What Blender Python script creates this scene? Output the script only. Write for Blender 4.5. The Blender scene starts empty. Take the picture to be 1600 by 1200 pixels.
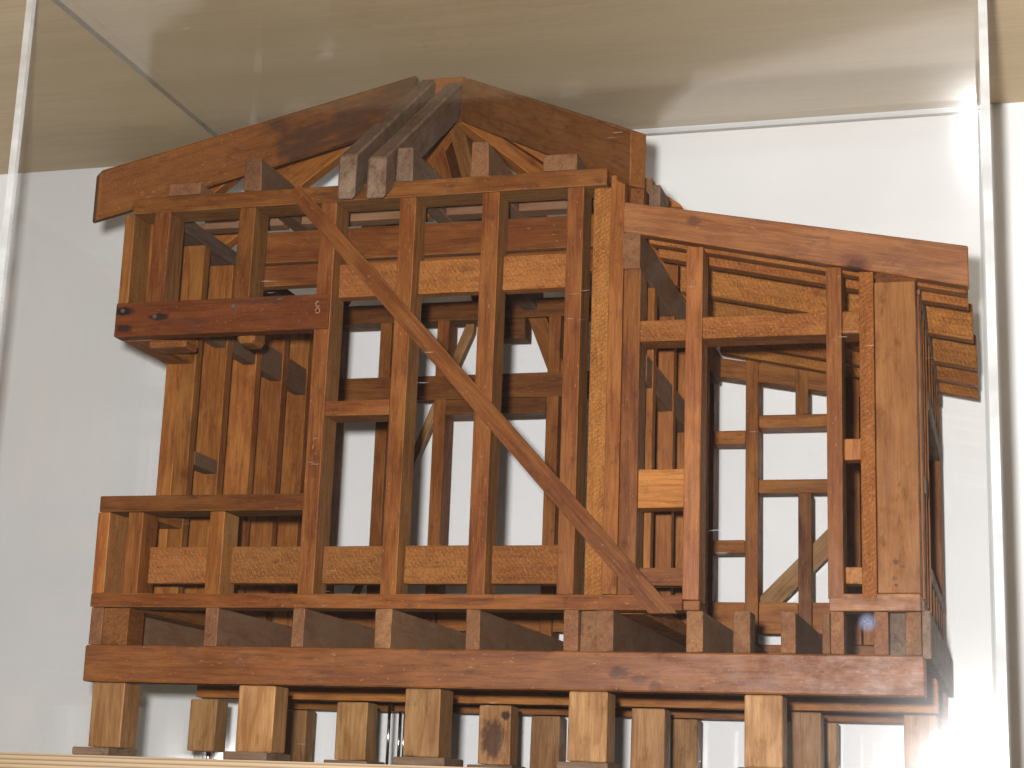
import bpy, bmesh, math, random
from mathutils import Vector, Matrix

random.seed(7)
scene = bpy.context.scene
col = scene.collection
S = 0.001                                   # all measures below are millimetres

# ------------------------------------------------------------------ camera
def camera():
    yaw, tilt, roll = math.radians(16.3226), math.radians(13.3325), math.radians(2.0992)
    f = Vector((-math.sin(yaw) * math.cos(tilt), math.cos(yaw) * math.cos(tilt), math.sin(tilt)))
    r = Vector((math.cos(yaw), math.sin(yaw), 0))
    u = r.cross(f)
    r2 = math.cos(roll) * r + math.sin(roll) * u
    u2 = -math.sin(roll) * r + math.cos(roll) * u
    cd = bpy.data.cameras.new('camera')
    cd.sensor_width = 36.0
    cd.lens = 2721.74 / 1600 * 36.0
    cd.clip_start, cd.clip_end = 0.01, 50
    o = bpy.data.objects.new('camera', cd)
    m = Matrix((r2, u2, -f)).transposed().to_4x4()
    m.translation = Vector((677.9, -1192.4, 0.3)) * S
    o.matrix_world = m
    col.objects.link(o)
    scene.camera = o
camera()

# ------------------------------------------------------------------ room light, flash, exposure
world = bpy.data.worlds.new('World'); scene.world = world
world.use_nodes = True
bg = world.node_tree.nodes['Background']
bg.inputs[0].default_value = (1.0, 0.97, 0.94, 1)
bg.inputs[1].default_value = 0.09

ld = bpy.data.lights.new('camera_flash', 'POINT')    # the flash tube of the camera, above and left of the lens
ld.energy = 141
ld.color = (1.0, 0.994, 0.988)
ld.shadow_soft_size = 0.013
lo = bpy.data.objects.new('camera_flash', ld)
lo.location = Vector((644, -1190, 34)) * S
col.objects.link(lo)

vs = scene.view_settings
vs.view_transform = 'Standard'; vs.look = 'None'; vs.exposure = 0.0; vs.gamma = 1.0
vs.use_curve_mapping = False
scene.cycles.max_bounces = 7
scene.cycles.diffuse_bounces = 3
scene.cycles.glossy_bounces = 4
scene.cycles.use_adaptive_sampling = True
scene.cycles.adaptive_threshold = 0.03
scene.cycles.transparent_max_bounces = 24
scene.cycles.sample_clamp_indirect = 40

# ------------------------------------------------------------------ node helpers
class NT:
    def __init__(self, name):
        self.mat = bpy.data.materials.new(name); self.mat.use_nodes = True
        self.t = self.mat.node_tree; self.t.nodes.clear()
        self.out = self.t.nodes.new('ShaderNodeOutputMaterial')
    def n(self, typ, **kw):
        nd = self.t.nodes.new(typ)
        for k, v in kw.items(): setattr(nd, k, v)
        return nd
    def set(self, sock, v):
        if isinstance(v, bpy.types.NodeSocket): self.t.links.new(v, sock)
        else: sock.default_value = v
    def math(self, op, a, b=0.0, c=None, clamp=False):
        nd = self.n('ShaderNodeMath', operation=op, use_clamp=clamp)
        self.set(nd.inputs[0], a); self.set(nd.inputs[1], b)
        if c is not None: self.set(nd.inputs[2], c)
        return nd.outputs[0]
    def vmath(self, op, a, b):
        nd = self.n('ShaderNodeVectorMath', operation=op)
        self.set(nd.inputs[0], a); self.set(nd.inputs[1], b)
        return nd.outputs['Value'] if op in ('LENGTH', 'DISTANCE', 'DOT_PRODUCT') else nd.outputs['Vector']
    def noise(self, vec, scale=1.0, detail=2.0, rough=0.5, dist=0.0):
        nd = self.n('ShaderNodeTexNoise')
        self.set(nd.inputs['Vector'], vec); nd.inputs['Scale'].default_value = scale
        nd.inputs['Detail'].default_value = detail; nd.inputs['Roughness'].default_value = rough
        nd.inputs['Distortion'].default_value = dist
        return nd.outputs[0]
    def step(self, v, a, b, lo=0.0, hi=1.0):
        nd = self.n('ShaderNodeMapRange', interpolation_type='SMOOTHSTEP')
        self.set(nd.inputs[0], v)
        for i, x in zip((1, 2, 3, 4), (a, b, lo, hi)): nd.inputs[i].default_value = x
        return nd.outputs[0]
    def mix(self, fac, a, b, blend='MIX'):
        nd = self.n('ShaderNodeMix', data_type='RGBA', blend_type=blend)
        self.set(nd.inputs['Factor'], fac)
        for s, v in ((nd.inputs[6], a), (nd.inputs[7], b)):
            self.set(s, v if isinstance(v, bpy.types.NodeSocket) else (*v, 1.0))
        return nd.outputs[2]
    def surface(self, sh): self.t.links.new(sh, self.out.inputs['Surface'])

def wood(name, dark, mid, light, ring=0.35, ringmm=3.0, saw=0.0, rough=0.55, spec=0.15, dust=0.0, spots=(), stain=None, specks=0.5, side=0.0, wear=0.35):
    """wood in the piece's own frame: x runs along the grain, millimetres"""
    k = NT(name)
    tcn = k.n('ShaderNodeTexCoord'); tc = tcn.outputs['Object']
    nab = k.vmath('ABSOLUTE', tcn.outputs['Normal'], (0, 0, 0))
    nsx = k.n('ShaderNodeSeparateXYZ'); k.set(nsx.inputs[0], nab)
    info = k.n('ShaderNodeObjectInfo').outputs['Random']
    tone = k.n('ShaderNodeAttribute', attribute_type='OBJECT', attribute_name='tone').outputs['Fac']
    p0 = k.vmath('MULTIPLY', tc, (1000, 1000, 1000))
    r3 = k.n('ShaderNodeCombineXYZ')
    k.set(r3.inputs[0], k.math('MULTIPLY', info, 913.0))
    k.set(r3.inputs[1], k.math('MULTIPLY', info, 37.0))
    k.set(r3.inputs[2], k.math('MULTIPLY', info, 71.0))
    p = k.vmath('ADD', p0, r3.outputs[0])
    # growth rings: distance from a pith that lies outside the piece, wandering along the grain
    wob = k.noise(k.vmath('MULTIPLY', p, (0.012, 0.045, 0.045)), 1, 1, 0.5)
    sx = k.n('ShaderNodeSeparateXYZ'); k.set(sx.inputs[0], p0)
    oy = k.math('ADD', sx.outputs[1], k.math('MULTIPLY_ADD', info, 50.0, -20.0))
    oz = k.math('ADD', sx.outputs[2], k.math('MULTIPLY_ADD', k.math('FRACT', k.math('MULTIPLY', info, 7.31)), 60.0, -28.0))
    rr = k.math('SQRT', k.math('ADD', k.math('MULTIPLY', oy, oy), k.math('MULTIPLY', oz, oz)))
    rr = k.math('ADD', rr, k.math('MULTIPLY', wob, 16.0))
    ph = k.math('FRACT', k.math('DIVIDE', rr, ringmm))
    blo = k.noise(k.vmath('MULTIPLY', p, (0.016, 0.05, 0.05)), 1, 2, 0.55, 0.6)
    band = k.math('MULTIPLY', k.math('POWER', ph, 2.5), k.step(ph, 1.0, 0.93))
    band = k.math('MULTIPLY', band, k.step(blo, 0.62, 0.4, 0.25, 1.0))
    fib = k.noise(k.vmath('MULTIPLY', p, (0.07, 1.1, 1.1)), 1, 3, 0.65)
    fib2 = k.noise(k.vmath('MULTIPLY', p, (0.02, 0.3, 0.3)), 1, 2, 0.6)
    c = k.mix(k.step(blo, 0.3, 0.72), mid, light)
    c = k.mix(k.step(fib2, 0.42, 0.78, 0, 0.62), c, dark)
    c = k.mix(k.math('MULTIPLY', band, ring), c, dark)
    c = k.mix(k.step(fib, 0.38, 0.72, 0.0, 0.36), c, dark)
    c = k.mix(k.step(fib, 0.5, 0.26, 0.0, 0.28), c, light)
    h = k.math('MULTIPLY', fib, 0.5)
    # grime and handling marks
    gr = k.noise(k.vmath('MULTIPLY', p, (0.05, 0.09, 0.09)), 1, 4, 0.7)
    c = k.mix(k.step(gr, 0.54, 0.78, 0.0, 0.55), c, tuple(x * 0.38 for x in dark))
    if saw or side:
        # band-saw marks; on planed pieces only the two narrow faces keep them
        sm0 = float(saw)
        if side:
            sm0 = k.math('MULTIPLY', k.step(nsx.outputs[2], 0.6, 0.8), side)
            c = k.mix(k.math('MULTIPLY', sm0, 0.75), c, k.mix(k.step(fib2, 0.35, 0.65), (0.29, 0.145, 0.048), (0.15, 0.066, 0.02)))
        jag = k.noise(k.vmath('MULTIPLY', p, (0.09, 0.12, 0.12)), 1, 2, 0.6)
        sv = k.math('ADD', sx.outputs[0], k.math('MULTIPLY', k.math('ADD', sx.outputs[2], sx.outputs[1]), 0.7))
        sw = k.math('SINE', k.math('MULTIPLY', k.math('ADD', sv, k.math('MULTIPLY', jag, 9.0)), 1.7))
        hairs = k.noise(k.vmath('MULTIPLY', p, (0.42, 0.7, 0.7)), 1, 4, 0.85, 2.2)
        sm = k.math('MULTIPLY', k.step(sw, -0.6, 1.0, 0.35, 1.0), k.step(hairs, 0.43, 0.62))
        sm = k.math('MULTIPLY', sm, k.step(jag, 0.3, 0.6, 0.45, 1.0))
        c = k.mix(k.math('MULTIPLY', k.math('MULTIPLY', sm, 0.9), sm0), c, tuple(min(1, x * 1.45) for x in light))
        c = k.mix(k.math('MULTIPLY', k.step(hairs, 0.5, 0.32, 0, 0.85), sm0), c, tuple(x * 0.55 for x in dark))
        c = k.mix(k.math('MULTIPLY', k.step(hairs, 0.63, 0.69, 0, 0.6), sm0), c, (0.5, 0.26, 0.085))
        h = k.math('ADD', h, k.math('MULTIPLY', k.math('ADD', k.math('MULTIPLY', sw, 0.2), k.math('MULTIPLY', hairs, 2.4)), sm0))
    if wear:
        mx = k.math('MAXIMUM', nsx.outputs[0], k.math('MAXIMUM', nsx.outputs[1], nsx.outputs[2]))
        c = k.mix(k.math('MULTIPLY', k.step(mx, 0.93, 0.8), k.step(gr, 0.62, 0.38, 0.0, wear)), c, tuple(min(1, x * 1.7) for x in light))
    # tiny pale dents and scratches
    sc = k.noise(k.vmath('MULTIPLY', p, (0.3, 0.9, 0.9)), 1, 1, 0.6, 0.8)
    c = k.mix(k.step(sc, 0.70, 0.74, 0.0, specks), c, (0.4, 0.2, 0.075))
    # knots, spills, nail stains and painted shade of dents on this one piece (x, y, z, rx, ry, rz, colour, strength)
    for (px, py, pz, rx, ry, rz, cc, st) in spots:
        d = k.vmath('DIVIDE', k.vmath('SUBTRACT', p0, (px, py, pz)), (rx, ry, rz))
        ln = k.n('ShaderNodeVectorMath', operation='LENGTH'); k.set(ln.inputs[0], d)
        dist = k.math('ADD', ln.outputs['Value'], k.math('MULTIPLY_ADD', k.noise(k.vmath('MULTIPLY', p, (0.18, 0.4, 0.4)), 1, 3, 0.6), 0.9, -0.45))
        c = k.mix(k.step(dist, 1.0, 0.55, 0.0, st), c, cc)
    if stain:
        x0, cc = stain
        e = k.math('ADD', sx.outputs[0], k.math('MULTIPLY_ADD', k.noise(k.vmath('MULTIPLY', p, (0.06, 0.1, 0.1)), 1, 4, 0.65), 60.0, -30.0))
        e2 = k.noise(k.vmath('MULTIPLY', p, (0.02, 0.09, 0.09)), 1, 4, 0.65)
        m = k.math('MULTIPLY', k.step(e, x0 - 4, x0 + 16), k.step(e2, 0.66, 0.40, 0.2, 0.9))
        c = k.mix(m, c, cc)
    if dust:
        dm = k.math('MULTIPLY', k.step(k.noise(k.vmath('MULTIPLY', p, (0.03, 0.08, 0.08)), 1, 4, 0.65), 0.3, 0.65, 0.25, 1.0), k.math('MULTIPLY', k.step(nsx.outputs[0], 0.8, 0.5), dust))
        c = k.mix(dm, c, (0.175, 0.112, 0.07))
    # whole-piece tone
    tn = k.n('ShaderNodeHueSaturation')
    k.set(tn.inputs['Value'], k.math('MULTIPLY', tone, k.math('MULTIPLY_ADD', k.math('FRACT', k.math('MULTIPLY', info, 3.7)), 0.24, 0.71)))
    k.set(tn.inputs['Hue'], k.math('MULTIPLY_ADD', k.math('FRACT', k.math('MULTIPLY', info, 11.3)), 0.008, 0.496))
    tn.inputs['Saturation'].default_value = 1.0
    k.set(tn.inputs['Color'], c)
    b = k.n('ShaderNodeBsdfPrincipled')
    k.set(b.inputs['Base Color'], tn.outputs[0])
    k.set(b.inputs['Roughness'], k.step(gr, 0.3, 0.75, rough - 0.08, rough + 0.16))
    b.inputs['Specular IOR Level'].default_value = spec
    bp = k.n('ShaderNodeBump'); bp.inputs['Strength'].default_value = 0.55 if saw else 0.32
    bp.inputs['Distance'].default_value = 0.0006
    k.set(bp.inputs['Height'], h); k.set(b.inputs['Normal'], bp.outputs[0])
    k.surface(b.outputs[0])
    return k.mat

RED = dict(dark=(0.062, 0.0135, 0.0028), mid=(0.146, 0.0435, 0.0088), light=(0.215, 0.077, 0.0185))
GOLD = dict(dark=(0.10, 0.029, 0.006), mid=(0.232, 0.074, 0.0138), light=(0.33, 0.125, 0.029))
PINE = dict(dark=(0.155, 0.062, 0.018), mid=(0.29, 0.138, 0.047), light=(0.40, 0.215, 0.085))
BROWN = dict(dark=(0.06, 0.022, 0.008), mid=(0.135, 0.053, 0.02), light=(0.205, 0.09, 0.036))
GREY = dict(dark=(0.045, 0.021, 0.011), mid=(0.12, 0.066, 0.038), light=(0.165, 0.108, 0.07))

M = {
    'red': wood('red_wood', **RED, spec=0.13, rough=0.48, side=1.0),
    'redrough': wood('red_wood_sawn', **RED, saw=0.8, ring=0.1, rough=0.55),
    'gold': wood('gold_wood', **GOLD, spec=0.13, rough=0.5),
    'tan': wood('tan_wood', **GOLD, spec=0.2, rough=0.46, side=1.0),
    'saw': wood('sawn_wood', **GOLD, saw=1.0, ring=0.1, rough=0.5),
    'pine': wood('pine_wood', **PINE, ring=0.6, ringmm=5.0, rough=0.5, specks=0.2),
    'brown': wood('brown_wood', **BROWN, dust=0.55, saw=0.4, rough=0.65, spec=0.2),
    'grey': wood('weathered_wood', **GREY, dust=0.3, rough=0.7, spec=0.2),
}
DK = (0.03, 0.013, 0.008)
M['header'] = wood('nail_stained_wood', (0.06, 0.013, 0.003), (0.135, 0.033, 0.0065), (0.185, 0.053, 0.0115), rough=0.5, spec=0.2, spots=[
    (-84, 0, 7, 12, 20, 4.5, (0.012, 0.008, 0.008), 0.95), (-52, 0, 1, 13, 20, 4, (0.015, 0.01, 0.009), 0.9),
    (-82, 0, -7, 10, 20, 4, (0.02, 0.01, 0.009), 0.85), (-30, 0, -4, 30, 20, 5, (0.06, 0.02, 0.01), 0.5), (30, 0, 10, 40, 20, 3, (0.06, 0.02, 0.01), 0.5)])
M['bearer'] = wood('bearer_wood', (0.072, 0.019, 0.004), (0.15, 0.045, 0.0088), (0.212, 0.074, 0.0185), ring=0.5, ringmm=5.0, rough=0.5, spec=0.3, spots=[
    (104, 0, -1, 12, 30, 5.5, (0.06, 0.017, 0.008), 0.85), (118, 0, -5, 9, 30, 3.5, (0.07, 0.02, 0.009), 0.7), (129, 0, -9, 6, 30, 5, (0.075, 0.022, 0.011), 0.75),
    (130, 0, 0, 3, 30, 1.5, (0.1, 0.03, 0.016), 0.6)])
M['rafter'] = wood('knotty_wood', (0.11, 0.034, 0.009), (0.222, 0.079, 0.0195), (0.295, 0.118, 0.035), ring=0.6, ringmm=4.5, rough=0.47, spec=0.3, spots=[
    (49, 0, -10, 13, 40, 9, (0.12, 0.033, 0.011), 0.8), (49, 0, -11, 8, 40, 5, (0.065, 0.017, 0.007), 0.8), (-72, 0, 4, 7, 40, 4, (0.1, 0.036, 0.018), 0.85)])
M['cpost'] = wood('corner_post_wood', (0.11, 0.036, 0.0085), (0.178, 0.063, 0.0155), (0.225, 0.087, 0.024), ring=0.3, rough=0.55, spec=0.15, specks=0.25, spots=[
    (-88, 0, 2, 2.6, 40, 3.2, (0.08, 0.03, 0.011), 0.9), (-91, 0, -3, 1.6, 40, 2.6, (0.09, 0.032, 0.012), 0.8), (-99, 0, 3, 2.2, 40, 2.4, (0.1, 0.036, 0.014), 0.8), (-103.5, 0, 2, 1.5, 40, 1.7, (0.07, 0.026, 0.01), 0.9),  # dents of the carved mark, their shade put in as dark colour
    (38, 0, -4, 2.5, 40, 1.6, (0.12, 0.04, 0.014), 0.6)])
M['hipstain'] = wood('stained_hip_wood', (0.072, 0.023, 0.005), (0.148, 0.049, 0.0098), (0.195, 0.072, 0.0165), saw=0.35, stain=(4, (0.052, 0.0235, 0.0125)), rough=0.5)
M['hipright'] = wood('hip_wood', (0.075, 0.023, 0.0055), (0.152, 0.05, 0.0118), (0.2, 0.075, 0.02), rough=0.55, spec=0.15, dust=0.05, specks=0.3)
M['poststain'] = wood('stained_post_wood', **PINE, ring=0.6, ringmm=5, spots=[(-4, 0, 1, 22, 40, 13, (0.05, 0.022, 0.016), 0.85), (16, 0, -9, 5, 40, 5, (0.02, 0.01, 0.01), 0.9)])

def plain(name, color, rough=0.5, metal=0.0, spec=0.5):
    k = NT(name); b = k.n('ShaderNodeBsdfPrincipled')
    tc = k.n('ShaderNodeTexCoord').outputs['Object']
    nz = k.noise(k.vmath('MULTIPLY', tc, (300, 300, 300)), 1, 3)
    k.set(b.inputs['Base Color'], k.mix(k.step(nz, 0.3, 0.7, 0, 0.5), color, tuple(x * 0.75 for x in color)))
    b.inputs['Roughness'].default_value = rough; b.inputs['Metallic'].default_value = metal
    b.inputs['Specular IOR Level'].default_value = spec
    k.surface(b.outputs[0]); return k.mat
M['steel'] = plain('steel', (0.75, 0.75, 0.77), 0.16, 1.0)
M['nail'] = plain('nail_steel', (0.16, 0.13, 0.11), 0.45, 0.7)
M['chalk'] = plain('chalk', (0.3, 0.17, 0.10), 0.9, 0, 0.1)
M['lint'] = plain('lint', (0.55, 0.53, 0.5), 0.9, 0, 0.1)

def wall_mat():
    k = NT('white_wall_paint'); b = k.n('ShaderNodeBsdfPrincipled')
    tc = k.n('ShaderNodeTexCoord').outputs['Object']
    a = k.noise(tc, 5.0, 4, 0.6); f = k.noise(tc, 420.0, 3, 0.6)
    k.set(b.inputs['Base Color'], k.mix(k.step(a, 0.3, 0.7), (0.80, 0.795, 0.783), (0.76, 0.755, 0.742)))
    b.inputs['Roughness'].default_value = 0.75; b.inputs['Specular IOR Level'].default_value = 0.2
    bp = k.n('ShaderNodeBump'); bp.inputs['Strength'].default_value = 0.12; bp.inputs['Distance'].default_value = 0.0006
    k.set(bp.inputs['Height'], f); k.set(b.inputs['Normal'], bp.outputs[0])
    k.surface(b.outputs[0]); return k.mat

def ply_mat(name, edge=False):
    k = NT(name); b = k.n('ShaderNodeBsdfPrincipled')
    tc = k.n('ShaderNodeTexCoord').outputs['Object']
    p = k.vmath('MULTIPLY', tc, (1000, 1000, 1000))
    f = k.noise(k.vmath('MULTIPLY', p, (0.012, 0.45, 0.45)), 1, 4, 0.6)
    f2 = k.noise(k.vmath('MULTIPLY', p, (0.002, 0.03, 0.03)), 1, 3, 0.6)
    pores = k.noise(k.vmath('MULTIPLY', p, (0.05, 1.4, 1.4)), 1, 2, 0.5)
    c = k.mix(k.step(f2, 0.3, 0.7), (0.53, 0.405, 0.245), (0.475, 0.36, 0.212))
    c = k.mix(k.step(f, 0.4, 0.75, 0, 0.55), c, (0.40, 0.29, 0.165))
    c = k.mix(k.step(pores, 0.62, 0.75, 0, 0.35), c, (0.26, 0.16, 0.085))
    if edge:
        sx = k.n('ShaderNodeSeparateXYZ'); k.set(sx.inputs[0], p)
        zz = k.math('ADD', sx.outputs[2], k.math('MULTIPLY', k.noise(k.vmath('MULTIPLY', p, (0.01, 0.01, 0.3)), 1, 2), 0.6))
        fr = k.math('FRACT', k.math('DIVIDE', zz, 3.2))
        c = k.mix(k.step(k.math('ABSOLUTE', k.math('SUBTRACT', fr, 0.5)), 0.1, 0.32), c, (0.36, 0.25, 0.15))
        c = k.mix(k.step(fr, 0.82, 0.9), c, (0.11, 0.062, 0.033))
        c = k.mix(0.45, c, (0.2, 0.125, 0.07))
    k.set(b.inputs['Base Color'], c)
    b.inputs['Roughness'].default_value = 0.55
    k.surface(b.outputs[0]); return k.mat

def acrylic(name, edge=False, dim=False, scuffed=False):
    k = NT(name)
    tr = k.n('ShaderNodeBsdfTransparent'); tr.inputs[0].default_value = (0.992, 0.992, 0.992, 1)
    gl = k.n('ShaderNodeBsdfGlossy'); gl.inputs['Roughness'].default_value = 0.025
    gl.inputs[0].default_value = (1, 1, 1, 1)
    geo = k.n('ShaderNodeNewGeometry')
    cs = k.math('ABSOLUTE', k.vmath('DOT_PRODUCT', geo.outputs['Normal'], geo.outputs['Incoming']))
    sch = k.math('MULTIPLY_ADD', k.math('POWER', k.math('SUBTRACT', 1.0, cs, clamp=True), 5.0), 0.96, 0.04)   # reflectance of one acrylic face
    mx = k.n('ShaderNodeMixShader')
    k.set(mx.inputs[0], sch); k.t.links.new(tr.outputs[0], mx.inputs[1])
    gh = k.n('ShaderNodeBsdfGlossy'); gh.inputs['Roughness'].default_value = 0.12      # haze of fine wear on the sheet
    gm = k.n('ShaderNodeMixShader'); gm.inputs[0].default_value = 0.36
    k.t.links.new(gl.outputs[0], gm.inputs[1]); k.t.links.new(gh.outputs[0], gm.inputs[2]); k.t.links.new(gm.outputs[0], mx.inputs[2])
    tc = k.n('ShaderNodeTexCoord').outputs['Object']
    p = k.vmath('MULTIPLY', tc, (1000, 1000, 1000))
    if edge: pass
    elif not scuffed: fac = 0.0; df = k.n('ShaderNodeBsdfDiffuse')
    else:
        # faint hairline scratches and dust that scatter light
        s1 = k.noise(k.vmath('MULTIPLY', k.vmath('ADD', p, (31, 7, 13)), (0.05, 1.1, 0.9)), 1, 1, 0.4, 0.3)
        msk = k.step(k.noise(p, 0.018, 1), 0.62, 0.74)
        s = k.math('MULTIPLY', k.step(s1, 0.73, 0.79), msk)
        d = k.step(k.noise(p, 0.9, 2), 0.8, 0.83)
        fac = k.math('MULTIPLY', k.math('MAXIMUM', s, k.math('MULTIPLY', d, 0.7)), 0.22)
        df = k.n('ShaderNodeBsdfDiffuse'); df.inputs[0].default_value = (0.85, 0.85, 0.85, 1)
    if edge:
        band = k.noise(k.vmath('MULTIPLY', p, (0.02, 0.02, 0.03)), 1, 2, 0.5)
        fac = k.step(band, 0.3, 0.7, 0.55, 0.8)
        df = k.n('ShaderNodeBsdfDiffuse')
        k.set(df.inputs[0], k.mix(k.step(k.noise(k.vmath('MULTIPLY', p, (0.02, 0.02, 0.06)), 1, 2, 0.5), 0.35, 0.65), (0.93, 0.93, 0.92), (0.76, 0.77, 0.76)))
    if edge and not dim:        # the polished edge passes light on as well as scattering it back
        tl = k.n('ShaderNodeBsdfTranslucent'); tl.inputs[0].default_value = (0.85, 0.87, 0.86, 1)
        ms = k.n('ShaderNodeMixShader'); ms.inputs[0].default_value = 0.45
        k.t.links.new(df.outputs[0], ms.inputs[1]); k.t.links.new(tl.outputs[0], ms.inputs[2]); df = ms
    if dim:
        fac = 0.3; df = k.n('ShaderNodeBsdfDiffuse'); df.inputs[0].default_value = (0.13, 0.14, 0.15, 1)
    m2 = k.n('ShaderNodeMixShader'); k.set(m2.inputs[0], fac)
    k.t.links.new(mx.outputs[0], m2.inputs[1]); k.t.links.new(df.outputs[0], m2.inputs[2])
    k.surface(m2.outputs[0]); return k.mat

M['wall'] = wall_mat(); M['ply'] = ply_mat('plywood'); M['plyedge'] = ply_mat('plywood_edge', True)
M['acrylic'] = acrylic('clear_acrylic'); M['acscuffed'] = acrylic('scuffed_acrylic', scuffed=True); M['acedge'] = acrylic('acrylic_edge', True); M['acdim'] = acrylic('acrylic_glued_edge', True, True)

# ------------------------------------------------------------------ geometry helpers
FR = {'x': Matrix.Identity(3),
      'y': Matrix(((0, -1, 0), (1, 0, 0), (0, 0, 1))),
      'z': Matrix(((0, 0, -1), (0, 1, 0), (1, 0, 0)))}

def link(name, me, mat, parent, loc=(0, 0, 0), rot=None, tone=1.0):
    o = bpy.data.objects.new(name, me); col.objects.link(o)
    if mat is not None: me.materials.append(M[mat])
    o.location = loc
    if rot is not None: o.rotation_euler = rot.to_euler()
    if parent is not None: o.parent = parent
    o['tone'] = tone
    return o

def hexa(name, vs, axis, mat, parent, tone=1.0, bev=0.55, jit=0.25):
    """eight world corners (mm): bottom loop then top loop; axis = frame whose x follows the grain"""
    R = axis if isinstance(axis, Matrix) else FR[axis]
    vs = [Vector(v) for v in vs]
    vs = [v + Vector((random.uniform(-jit, jit), random.uniform(-jit, jit), random.uniform(-jit, jit))) for v in vs]
    c = sum(vs, Vector()) / 8
    RT = R.transposed()
    bm = bmesh.new()
    b = [bm.verts.new((RT @ (v - c)) * S) for v in vs]
    for f in ((0, 3, 2, 1), (4, 5, 6, 7), (0, 1, 5, 4), (1, 2, 6, 5), (2, 3, 7, 6), (3, 0, 4, 7)):
        bm.faces.new([b[i] for i in f])
    bmesh.ops.recalc_face_normals(bm, faces=bm.faces)
    if bev: bmesh.ops.bevel(bm, geom=list(bm.edges), offset=bev * S, segments=1, affect='EDGES', profile=0.5)
    me = bpy.data.meshes.new(name); bm.to_mesh(me); bm.free()
    off = parent.matrix_world.translation if parent is not None else Vector()
    return link(name, me, mat, parent, c * S - off, R, tone)

def box(name, x0, x1, y0, y1, z0, z1, mat, parent, tone=1.0, axis=None, bev=0.55, jit=0.25):
    if axis is None:
        d = {'x': x1 - x0, 'y': y1 - y0, 'z': z1 - z0}; axis = max(d, key=d.get)
    vs = [(x0, y0, z0), (x1, y0, z0), (x1, y1, z0), (x0, y1, z0), (x0, y0, z1), (x1, y0, z1), (x1, y1, z1), (x0, y1, z1)]
    return hexa(name, vs, axis, mat, parent, tone, bev, jit)

def sloped(name, a, az0, az1, b, bz0, bz1, side, mat, parent, tone=1.0, bev=0.7, jit=0.3):
    """board with plumb-cut ends from plan point a to plan point b; side = plan vector of its thickness"""
    ax, ay = a; bx, by = b; sx, sy = side
    vs = [(ax, ay, az0), (bx, by, bz0), (bx + sx, by + sy, bz0), (ax + sx, ay + sy, az0),
          (ax, ay, az1), (bx, by, bz1), (bx + sx, by + sy, bz1), (ax + sx, ay + sy, az1)]
    d = Vector((bx - ax, by - ay, (bz1 + bz0 - az1 - az0) / 2)).normalized()
    n = Vector((sx, sy, 0)).normalized()
    if d.cross(n).z < 0: n = -n
    z = d.cross(n).normalized(); n = z.cross(d).normalized()
    return hexa(name, vs, Matrix((d, n, z)).transposed(), mat, parent, tone, bev, jit)

def empty(name, loc):
    o = bpy.data.objects.new(name, None); o.location = Vector(loc) * S; o.empty_display_size = 0.05
    col.objects.link(o); bpy.context.view_layer.update(); return o

def rod_mesh(name, r, z0, z1, seg=16, taper=1.0):
    bm = bmesh.new()
    bmesh.ops.create_cone(bm, cap_ends=True, segments=seg, radius1=r * S, radius2=r * taper * S, depth=(z1 - z0) * S)
    for f in bm.faces:
        if len(f.verts) == 4: f.smooth = True
    me = bpy.data.meshes.new(name); bm.to_mesh(me); bm.free(); return me

# ------------------------------------------------------------------ setting
def slab(name, x0, x1, y0, y1, z0, z1, mat, label=None):
    o = box(name, x0, x1, y0, y1, z0, z1, mat, None, axis='x', bev=0, jit=0)
    o['kind'] = 'structure'
    if label: o['label'] = label
    return o
slab('wall', -1500, 1900, 452, 480, -500, 1500, 'wall', 'plain white painted wall behind the display case')
slab('upper_shelf', -1500, 1900, -400, 451, 671, 690, 'ply', 'plywood underside of the shelf above the display case')
shelf = slab('shelf', -1500, 1900, -34, 451, -2, 19, 'plyedge', 'plywood shelf edge that the display case stands on')

# ------------------------------------------------------------------ the timber frame
T = empty('timber_house_frame', (310, 190, 19.2))
T['label'] = 'brown wooden scale model of a house frame with hipped roof inside the clear case'
T['category'] = 'model'
rj = lambda a: random.uniform(-a, a)

# stumps, pads, bearers
def stump(x0, x1, y0, y1, mat='pine', tone=1.0, pad=True, z0=25.6, pads=None, ptone=1.0):
    o = box('post', x0, x1, y0, y1, z0, 73.3, mat, T, tone, 'z', 0.8)
    if pad:
        px0, px1, py0, py1 = pads or (x0 - 7, x1 + 4, y0 - 6, y1 + 14)
        c = box('pad', px0, px1, py0, py1, 19.4, 25.3, 'grey', o, 1.25 * ptone, 'x', 0.8)
        # the pad is a part of its post: its frame is kept relative to the post
        c.parent = o; bpy.context.view_layer.update()
        c.matrix_parent_inverse = Matrix.Identity(4)
        wloc = Vector(((px0 + px1) / 2, (py0 + py1) / 2, 22.35)) * S
        mw = Matrix.Translation(wloc)
        c.matrix_basis = o.matrix_world.inverted() @ mw
    return o
stump(8.5, 35, 0, 26, tone=0.92, pads=(-1, 29, -6, 40))
stump(128.5, 157, 0, 26, tone=1.0, pads=(122, 156, -6, 40))
stump(258, 284, 0, 30, tone=0.85, pads=(253, 291, -6, 40))
stump(378, 405.5, 0, 26, tone=1.08, pads=(372, 408, -6, 40))
stump(500.5, 526, 0, 26, tone=1.15, pads=(497, 529, -6, 40))
hung = stump(-11, 14, 205, 229, tone=0.95, pad=False, z0=29.3)
stump(125, 152.6, 205, 230, tone=1.0)
stump(250.8, 278, 205, 230, 'poststain', 1.0)
stump(378.8, 406, 205, 230, tone=1.05)
stump(507, 530, 205, 230, tone=0.85)
stump(593, 618, 212, 236, tone=0.95)
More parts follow.
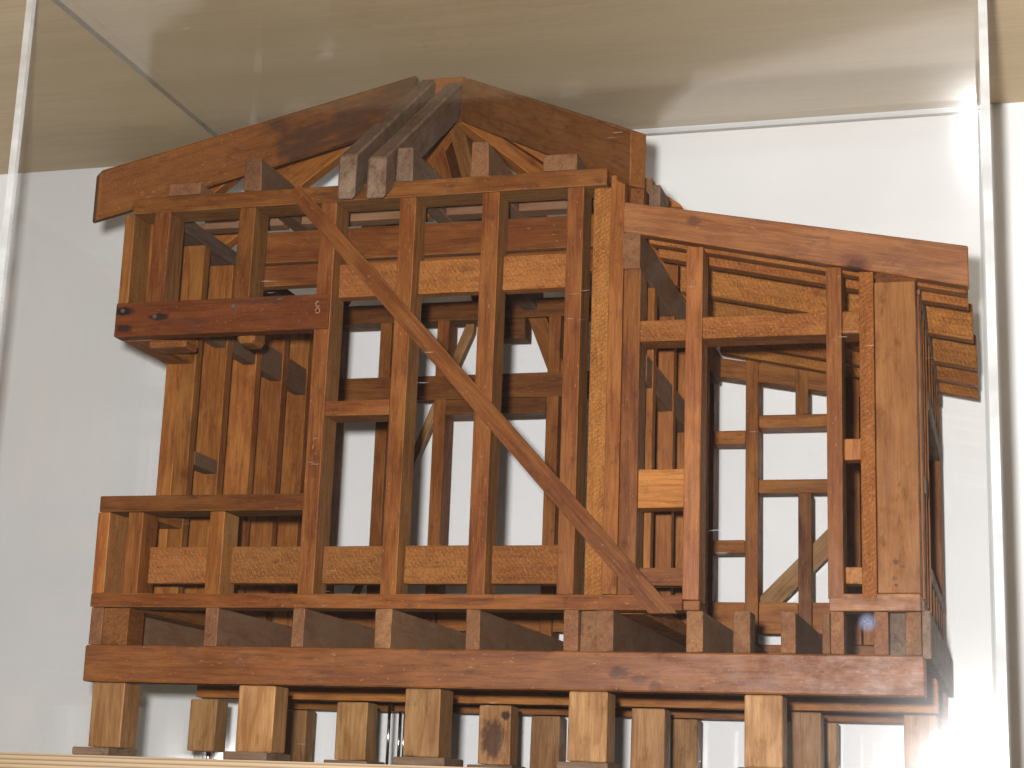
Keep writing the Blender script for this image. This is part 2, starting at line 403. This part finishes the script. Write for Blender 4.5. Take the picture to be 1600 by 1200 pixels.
for x0, x1, t in ((5, 29, 0.7), (128, 154, 0.8), (250, 277, 0.75), (380, 403.5, 0.95), (502, 526, 0.9), (592, 618, 0.9)):
    stump(x0, x1, 371, 395, 'pine', t)
box('bearer', 0, 620, -2, 22, 74, 101, 'bearer', T, 1.0, bev=1.1)
box('bearer', -8, 619, 209, 234, 75, 101.2, 'gold', T, 0.95)
box('bearer', 0, 619.5, 371, 396, 74.5, 101, 'gold', T, 0.9)

# floor joists
JZ0, JZ1 = 101.4, 129.8
for x0, x1, m, t in ((1, 11.3, 'brown', 1.1), (97, 107.4, 'brown', 1.1), (167, 176.5, 'brown', 1.15), (232, 244.4, 'brown', 1.25), (301, 311.3, 'brown', 1.1),
                     (373, 383.5, 'brown', 1.2), (396, 408.6, 'brown', 1.1), (460, 471.8, 'brown', 1.3), (492.4, 504.2, 'brown', 1.0),
                     (525, 535, 'brown', 1.25), (553, 557.8, 'brown', 1.1), (558.3, 567.3, 'brown', 1.3), (587, 596.5, 'brown', 1.25), (607.7, 618, 'brown', 1.2)):
    ye = 24 + rj(3) if x0 in (492.4, 553, 558.3) else 394 + rj(1)     # stubs at the doorway
    box('floor_joist', x0, x1, rj(0.5), ye, JZ0, JZ1, m, T, t, 'y')
box('joist_block', 11.8, 33, 0.6, 26, JZ0, JZ1 - 0.3, 'redrough', T, 0.85, 'y')
box('joist_block', 384, 395.6, 5, 40, JZ0, JZ1, 'brown', T, 1.2, 'y')
box('joist_block', 597, 607.2, 8, 40, JZ0, JZ1, 'grey', T, 0.8, 'y')
box('rim_joist', 618.6, 624, 3, 396, 99, 131, 'grey', T, 1.3)

# wall plates
box('bottom_plate', 0, 457, 0, 26, 130.2, 140.6, 'red', T, 1.1)
box('bottom_plate', 457.6, 469, 0.4, 26, 130.2, 137, 'red', T, 1.0, 'x')
box('bottom_plate', 557.5, 618, 0, 26, 130.4, 142, 'tan', T, 0.95)
box('bottom_plate', 0, 617, 369, 395, 130.2, 140.4, 'gold', T, 0.9)
box('bottom_plate', 0, 26, 27, 368, 130.2, 140.4, 'red', T, 0.95)
box('bottom_plate', 399, 425, 27, 368, 130.2, 140.4, 'gold', T, 0.9)
box('bottom_plate', 592, 619, 27, 368, 131.5, 141, 'grey', T, 1.2)
box('top_plate', 6, 396.4, 0, 27, 445, 458, 'red', T, 1.0)
box('top_plate', 0, 27, 27.6, 395, 447, 459.5, 'grey', T, 0.9)
box('top_plate', 399, 425, 27.6, 368, 446, 458.5, 'brown', T, 1.0)
box('top_plate', 0, 404, 369.5, 395, 452.2, 471, 'red', T, 0.8)

# front wall studs
def stud(x0, x1, z0, z1, m='red', t=1.0, y0=0.0, y1=26.0):
    return box('stud', x0, x1, y0 + rj(0.3), y1, z0, z1, m, T, t, 'z')
SB = 140.8
stud(169.2, 181.6, 137, 444.8, 'red', 1.0, 0, 27)
stud(234, 246.6, 135, 444.8, 'red', 1.05)
stud(300.2, 313.6, 135.4, 444.8, 'red', 1.05)
stud(366.6, 379, SB, 444.8, 'red', 1.05)
box('stud', 386, 399.3, 4, 30, SB, 444.3, 'saw', T, 0.95, 'z')
stud(399.9, 410.2, SB, 452, 'gold', 0.9)
stud(411, 423.2, SB, 378.6, 'red', 1.05)
stud(457, 468.6, 137.4, 393, 'tan', 0.95)
stud(556.8, 567.5, 138.5, 372.5, 'red', 1.1)
box('stud', 579.6, 589.6, -0.6, 20, 138.6, 368, 'saw', T, 1.0, 'z')
box('corner_post', 590.3, 618, 0.5, 27, 142.4, 360, 'cpost', T, 1.0, 'z')
box('post_cap', 591, 619, 1.5, 27, 360.5, 368, 'redrough', T, 0.7, 'x')
# low wall under the corner window
stud(0, 10, SB, 202.8, 'tan', 1.15, 0, 30)
stud(25.4, 38, 138, 202.8, 'gold', 0.85)
stud(94.4, 106.6, 137, 202.8, 'red', 1.25)
box('sill_plate', 0.6, 171, -0.5, 27, 203.2, 215.4, 'red', T, 0.85)
box('sill_plate', 0.3, 27, 27.5, 88.5, 203.2, 215.2, 'gold', T, 0.8)
stud(0, 10, SB, 202.8, 'gold', 0.8, 60, 73)
# panel over the corner window
hd = box('header', 0, 181.2, -2, 11, 342.6, 370, 'header', T, 1.0, jit=0.1)
box('header', 0.4, 26, 11.6, 88, 342.5, 369, 'gold', T, 0.75)
stud(0, 8.4, 370.4, 444.8, 'tan', 0.8, 0, 29)
stud(26, 39.6, 370.4, 444.8, 'red', 1.0)
stud(99.6, 113.4, 370.4, 444.8, 'red', 0.8)
box('stud_end', 99, 114, 12, 36, 337.8, 371, 'saw', T, 0.85, 'z', bev=3.0)
box('packer', 24, 56, 12, 34, 336.5, 342.2, 'saw', T, 0.75, 'x', bev=1.2)
for dx, dz in ((6.4, 363.5), (34.9, 357.6), (102, 363)):
    n = link('nail_head', rod_mesh('nail_head', 1.7, -0.5, 0.5, 10), 'nail', hd)
    n.rotation_euler = (math.pi / 2, 0, 0)
    n.location = Vector((dx - 90.6, -6.75, dz - 356.3)) * S
def mark(cx, cz, rx, rz, a0, a1):
    bm = bmesh.new(); N = 9; prev = None
    for i in range(N):
        a = math.radians(a0 + (a1 - a0) * i / (N - 1))
        q = []
        for w in (-0.28, 0.28):
            for y in (-0.15, 0.15):
                q.append(bm.verts.new(Vector(((rx + w) * math.cos(a), y, (rz + w) * math.sin(a))) * S))
        if prev:
            for i0, i1 in ((0, 1), (1, 3), (3, 2), (2, 0)):
                bm.faces.new((prev[i0], prev[i1], q[i1], q[i0]))
        prev = q
    me = bpy.data.meshes.new('pencil_mark'); bm.to_mesh(me); bm.free()
    o = link('pencil_mark', me, 'chalk', hd)
    o.location = Vector((cx - 90.6, -6.55, cz - 356.3)) * S
mark(172.2, 362.0, 1.7, 2.0, 60, 330)
mark(172.4, 356.8, 1.8, 2.1, -150, 190)

# blocking in the front wall
for x0, x1 in ((38.4, 94), (107, 168.8), (182, 233.6), (247, 299.8), (314, 366.2)):
    box('noggin', x0, x1, 15, 26, 150, 178, 'saw', T, 0.82)
for x0, x1 in ((182, 233.6), (247, 299.8), (314, 366.2)):
    box('noggin', x0, x1, 14, 26, 371.5, 398, 'saw', T, 1.0)
box('wall_batten', 108, 384, 27.5, 38, 407, 432.3, 'red', T, 1.0)
box('wall_batten', 106, 384, 27.3, 38, 387.5, 404.4, 'red', T, 0.95)
box('noggin', 182, 233.7, 0, 26, 274.5, 286, 'red', T, 1.0)
box('noggin', 420, 457, 3, 25, 324, 340, 'redrough', T, 1.3)
box('noggin', 469, 556.6, 1, 25, 324.2, 340.3, 'redrough', T, 1.3)
box('noggin', 568, 581, 2, 25, 324.2, 340.5, 'redrough', T, 1.2)
box('noggin', 421, 456.8, 6, 24, 203, 230.5, 'gold', T, 1.4)
box('noggin', 423.8, 456.6, 11, 26, 148.6, 161, 'red', T, 1.1)
box('noggin', 567.9, 579.2, 11, 25, 236, 251, 'gold', T, 1.1)
box('noggin', 567.9, 579.2, 11, 25, 150, 161.5, 'gold', T, 1.1)
# let-in diagonal brace across the front
hexa('brace', [(140.6, -3, 453), (434.5, -3, 127.3), (434.5, 4, 127.3), (140.6, 4, 453), (150.5, -3, 460), (454, -3, 127.6), (454, 4, 127.6), (150.5, 4, 460)],
     Matrix(((0.67, 0, 0.742), (0, 1, 0), (-0.742, 0, 0.67))), 'red', T, 1.05, 0.5, 0.1)

# left wall (runs back from the corner window)
LW = (89, 146, 207, 266, 325, 382)
for i, y in enumerate(LW):
    t = (0.95, 1.0, 1.05, 0.98, 1.0, 0.95)[i]
    if i == 0:
        box('stud', 0, 13.2, y + 1, y + 13, SB, 446.6, 'gold', T, 0.9, 'z')
        box('stud', 13.6, 27, y, y + 11, SB, 446.6, 'gold', T, 0.85, 'z')
    else:
        box('stud', 0, 27, y, y + 12, SB, 446.6, 'gold', T, t, 'z')
for a, b, z0, z1, x0 in ((219.4, 265.6, 370, 396, 15), (278.4, 324.6, 370.5, 396, 15), (337.4, 381.6, 364, 396, 15), (158.4, 206.6, 371, 398, 15), (101.6, 145.6, 371, 397, 15), (101.6, 145.6, 259.5, 271, 14), (158.4, 206.6, 180, 194, 14)):
    box('noggin', x0, 26.5, a, b, z0, z1, 'brown', T, 0.95, 'y')
box('stud', 0, 27, 30, 42, 370.4, 446.6, 'gold', T, 0.85, 'z')

# back wall, main room
for x0, x1 in ((0, 13), (28, 40), (83.5, 95), (142.5, 154.3), (255.3, 267), (318, 330), (392, 404)):
    box('stud', x0, x1, 369 + rj(0.4), 395, SB, 452, 'gold', T, 0.85, 'z')
box('header', 27.5, 391, 367.5, 382, 372.5, 396, 'red', T, 0.85)
box('header', 154.6, 255, 368.4, 395, 357, 372.2, 'red', T, 0.85)
box('block', 200, 231, 371, 393, 432, 452, 'red', T, 0.7, 'x')
for x0, x1 in ((40.5, 83), (95.5, 142), (154.8, 255), (267.5, 317.5), (330.5, 391.5), (415.8, 445.2), (457.8, 492.8), (505.6, 534.6), (562.5, 594)):
    box('noggin', x0, x1, 371, 384, 150, 178, 'gold', T, 1.15)
sloped('brace', (52, 386), 150, 162, (174, 386), 445, 472, (0, 8), 'pine', T, 0.85)
hexa('brace', [(233, 374, 452), (262, 374, 380), (262, 386, 380), (233, 386, 452), (251, 374, 452), (280, 374, 380), (280, 386, 380), (251, 386, 452)],
     Matrix(((0.37, 0, 0.93), (0, 1, 0), (-0.93, 0, 0.37))), 'gold', T, 0.85)

# back wall, lean-to
box('stud', 404.6, 416.2, 369, 395, SB, 388, 'gold', T, 0.8, 'z')
box('stud', 445.6, 457.3, 368.6, 394, SB, 403, 'gold', T, 0.95, 'z')
box('stud', 491.2, 502.5, 369, 394, 349.4, 396, 'gold', T, 0.9, 'z')
box('stud', 493.2, 505.2, 368.6, 394, SB, 276.4, 'red', T, 1.0, 'z')
box('stud', 535, 548, 369, 394, SB, 386, 'gold', T, 0.95, 'z')
box('stud', 550, 562, 369, 394, SB, 384, 'gold', T, 0.9, 'z')
box('stud', 594.5, 606.5, 369, 394, SB, 376, 'gold', T, 0.9, 'z')
box('noggin', 416.6, 445.2, 369.6, 390, 323, 335.3, 'gold', T, 1.0)
box('noggin', 416.6, 445.2, 369.6, 390, 222.2, 234, 'gold', T, 1.0)
box('noggin', 457.7, 534.6, 368.8, 392, 337.6, 349.2, 'gold', T, 0.95)
box('noggin', 457.7, 534.6, 368.8, 384, 276.6, 289, 'gold', T, 0.95)
sloped('head_plate', (405, 371), 390.4, 408.5, (612, 371), 353.5, 372, (0, 20), 'gold', T, 0.95)
hexa('brace', [(448, 384, 150.5), (548, 384, 250.5), (548, 392, 250.5), (448, 392, 150.5), (436, 384, 164), (536, 384, 264), (536, 392, 264), (436, 392, 164)],
     Matrix(((0.7071, 0, -0.7071), (0, 1, 0), (0.7071, 0, 0.7071))), 'pine', T, 0.85)

# dividing wall between room and lean-to
for y in (48, 128, 208, 288):
    box('stud', 399.5, 424, y, y + 12, SB, 378.4, 'gold', T, 0.9 + rj(0.08), 'z')
box('ledger', 408.4, 422.4, -0.5, 368, 379, 407, 'brown', T, 1.1)
box('noggin', 411, 423.6, 26.6, 127.6, 300, 321, 'brown', T, 1.1)
box('noggin', 411, 423.6, 140.6, 207.6, 300, 321, 'brown', T, 1.1, 'y')
for y in (140, 250, 330):
    box('stud', 400, 424, y, y + 11, 407.4, 446, 'gold', T, 0.85, 'z')
box('block', 411.4, 422, 12, 40, 431, 446, 'redrough', T, 0.75, 'y')
box('block', 423, 431.5, 26, 60, 428, 452, 'grey', T, 1.1, 'y')
box('block', 432, 441, 60, 92, 424, 446, 'redrough', T, 0.8, 'y')

# right wall, seen edge-on
for y in (28, 46, 80, 122, 336, 356):
    box('stud', 592, 619.4, y, y + 11, 141.4, 358, 'gold', T, 0.85 + rj(0.08), 'z')
for y in (172, 216, 262, 306):
    box('stud', 592, 619.4, y, y + 11, 141.4, 166, 'gold', T, 0.9 + rj(0.06), 'z')
    box('stud', 592, 619.4, y, y + 11, 312, 358, 'gold', T, 0.9 + rj(0.06), 'z')
box('header', 594, 620.2, 133.5, 335.5, 297, 311.6, 'grey', T, 1.2)
box('sill_plate', 594, 620.2, 133.5, 335.5, 166.4, 176, 'grey', T, 1.2)
box('noggin', 594, 620, 57.5, 79.5, 220, 232, 'grey', T, 1.1, 'y')
box('top_plate', 592, 620, 27.6, 395, 358.4, 368.5, 'grey', T, 1.1)

# lean-to rafters
def lean(y0, y1, m, t, x0=409.6, xe=654.2, dz=0.0):
    k = (383.0 - 430.5) / (654.2 - 409.6)
    z = 430.5 + k * (x0 - 409.6)
    kb = (354.4 - 407.6) / (654.2 - 409.6)
    return sloped('rafter', (x0, y0), 407.6 + kb * (x0 - 409.6) + dz, z + dz, (xe, y0), 354.4 + kb * (xe - 654.2) + dz, 383.0 + k * (xe - 654.2) + dz, (0, y1 - y0), m, T, t, bev=0.9)
lean(-1.2, 10.5, 'rafter', 1.0)
for y0, m, t, xe in ((19, 'saw', 0.85, 653), (53, 'saw', 0.85, 652.3), (145, 'saw', 1.0, 653.6), (236, 'saw', 0.95, 654.3), (299, 'saw', 0.9, 654), (346, 'saw', 0.9, 653)):
    lean(y0, y0 + 12.5, m, t, 425, xe)

# ceiling joists and trimmers
for x0, x1, m, t in ((101, 116.5, 'brown', 0.8), (229, 243, 'grey', 1.1), (289, 304, 'brown', 1.0)):
    hexa('ceiling_joist', [(x0, 0, 458.6), (x1, 0, 458.2), (x1, 394, 458.6), (x0, 394, 458.6), (x0 + 1, -0.5, 486), (x1 - 1, -0.5, 485.5), (x1 - 1, 394, 486), (x0 + 1, 394, 486)], 'y', m, T, t, 0.8, 0.4)
box('trimmer', 36.5, 64, 0, 70, 458.8, 468.2, 'brown', T, 1.0, 'y')
box('trimmer', 347, 373, 0, 70, 459, 471.3, 'brown', T, 0.9, 'y')
for x0, x1 in ((28, 100.6), (117, 228.6), (243.5, 288.6), (304.5, 398)):
    box('ceiling_noggin', x0, x1, 82, 96, 457.6, 470, 'brown', T, 1.2)

# hipped roof
s2 = 13.5 / math.sqrt(2)
sloped('hip_rafter', (-16.5, -16.5), 435.5, 477.5, (178, 178), 580, 627, (-s2, s2), 'hipstain', T, 1.0, bev=2.0)
sloped('hip_rafter', (417, -13), 438, 481, (217.5, 186.5), 582.5, 624.8, (s2, s2), 'hipright', T, 1.0, bev=0.8)
sloped('rafter', (190.5, -22), 437.5, 474, (178.5, 186), 588, 624.5, (14.5, 0), 'grey', T, 1.1, bev=1.6)
sloped('rafter', (214, -22), 437, 470.5, (200.5, 192), 587, 622.5, (15.5, 0), 'grey', T, 1.15, bev=1.6)
box('ridge_board', 176, 217.4, 193.5, 205, 588.5, 628.6, 'gold', T, 0.95, 'x')
sloped('hip_rafter', (196, 206), 583, 626, (-12, 414), 440, 482, (s2, s2), 'gold', T, 0.95)
sloped('hip_rafter', (218, 190), 583, 624, (430, 402), 440, 482, (-s2, s2), 'gold', T, 0.95)
sloped('rafter', (176, 206), 587, 628, (176, 408), 446, 486, (14, 0), 'gold', T, 0.85)
sloped('rafter', (199, 206), 587, 628, (199, 408), 446, 486, (14.5, 0), 'red', T, 1.0)
sloped('jack_rafter', (146, 150), 563, 602, (-12, 150), 446, 484, (0, 12), 'gold', T, 1.05)
sloped('jack_rafter', (66, 70), 505, 544, (-12, 70), 444, 482, (0, 12), 'gold', T, 0.9)
sloped('jack_rafter', (262, 152), 556, 596, (424, 152), 440, 480, (0, 12), 'gold', T, 0.95)

# ------------------------------------------------------------------ steel rods under the frame
def rod(x, y, z0, z1, r, label):
    o = link('support_rod', rod_mesh('support_rod', r, z0, z1), 'steel', None, Vector((x, y, (z0 + z1) / 2)) * S)
    o['label'] = label; o['category'] = 'rod'; o['group'] = 'steel rods under the frame model'
rod(165.5, 224, 19.1, 74.8, 1.3, 'thicker steel rod just left of the third front post')
rod(118.5, 383, 19.1, 74.3, 0.95, 'left one of the two thin steel rods close together')
rod(123.2, 383, 19.1, 74.3, 0.95, 'right one of the two thin steel rods, nearest the third front post')
rod(4, 217, 19.1, 29.4, 2.0, 'short steel pin under the hanging post near the left end')

# ------------------------------------------------------------------ display case
K = empty('display_case', (290, 186, 19.1))
K['label'] = 'clear acrylic display case standing over the wooden frame model'
K['category'] = 'case'
def pane(name, x0, x1, y0, y1, z0, z1, m='acrylic'):
    o = box(name, x0, x1, y0, y1, z0, z1, m, K, 1.0, 'x', bev=0, jit=0)
    o.data.materials.append(M['acedge']); o.data.materials.append(M['acdim'])
    d = [x1 - x0, y1 - y0, z1 - z0]; th = d.index(min(d))
    for p in o.data.polygons:
        if abs(p.normal[th]) < 0.5:                      # polished vertical edges, glued horizontal ones
            p.material_index = 1 if (abs(p.normal[2]) < 0.5 and (th != 2 or p.normal[1] > 0.5)) else 2
    return o
TH = 6.0
X0, X1, Y0, Y1, Z0, Z1 = -92.5, 672.0, -30.0, 402.0, 19.3, 644.0
pane('front_pane', X0 + TH + 0.1, X1 - TH - 0.1, Y0, Y0 + 4.5, Z0, Z1, 'acscuffed')
pane('back_pane', X0 + TH + 0.1, X1 - TH - 0.1, Y1 - 4.5, Y1, Z0, Z1)
pane('side_pane', X0, X0 + TH, Y0, Y1, Z0, Z1)
pane('side_pane', X1 - TH, X1, Y0, Y1, Z0, Z1)
for cx in (X0 + TH + 0.2, X1 - TH - 8.2):          # milky glue fillets in the two rear corners
    st = box('corner_strip', cx, cx + 8, Y1 - 12.6, Y1 - 4.7, Z0 + 0.2, Z1 - 0.2, 'acedge', K, 1.0, 'z', bev=2.5, jit=0)
pane('lid', X0, X1, Y0, Y1, Z1 + 0.2, Z1 + 6, 'acscuffed')

# a bluish smear of dried cleaner on the outside of the front sheet
def smear():
    k = NT('blue_smear'); d = k.n('ShaderNodeBsdfDiffuse'); t = k.n('ShaderNodeBsdfTransparent')
    tc = k.n('ShaderNodeTexCoord').outputs['Object']
    p = k.vmath('MULTIPLY', tc, (1000, 1000, 1000))
    ln = k.n('ShaderNodeVectorMath', operation='LENGTH'); k.set(ln.inputs[0], p)
    nz = k.noise(k.vmath('MULTIPLY', p, (0.6, 0.6, 0.25)), 1, 4, 0.7)
    f = k.math('MULTIPLY', k.step(k.math('ADD', ln.outputs['Value'], k.math('MULTIPLY', nz, 6.0)), 10.5, 4.0), k.step(nz, 0.3, 0.65, 0.15, 0.6))
    k.set(d.inputs[0], k.mix(nz, (0.10, 0.13, 0.25), (0.3, 0.3, 0.36)))
    m = k.n('ShaderNodeMixShader'); k.set(m.inputs[0], f)
    k.t.links.new(t.outputs[0], m.inputs[1]); k.t.links.new(d.outputs[0], m.inputs[2]); k.surface(m.outputs[0])
    bm = bmesh.new()
    bmesh.ops.create_cone(bm, cap_ends=True, segments=20, radius1=8.2 * S, radius2=8.0 * S, depth=0.12 * S)
    me = bpy.data.meshes.new('smear'); bm.to_mesh(me); bm.free()
    me.materials.append(k.mat)
    o = bpy.data.objects.new('smear', me); col.objects.link(o); o.parent = K
    o.rotation_euler = (math.pi / 2, 0, 0)
    o.location = (Vector((585.4, Y0 - 0.2, 119.5)) - Vector((290, 186, 19.1))) * S
    o['label'] = 'small bluish smear on the front sheet near the lower right'
smear()
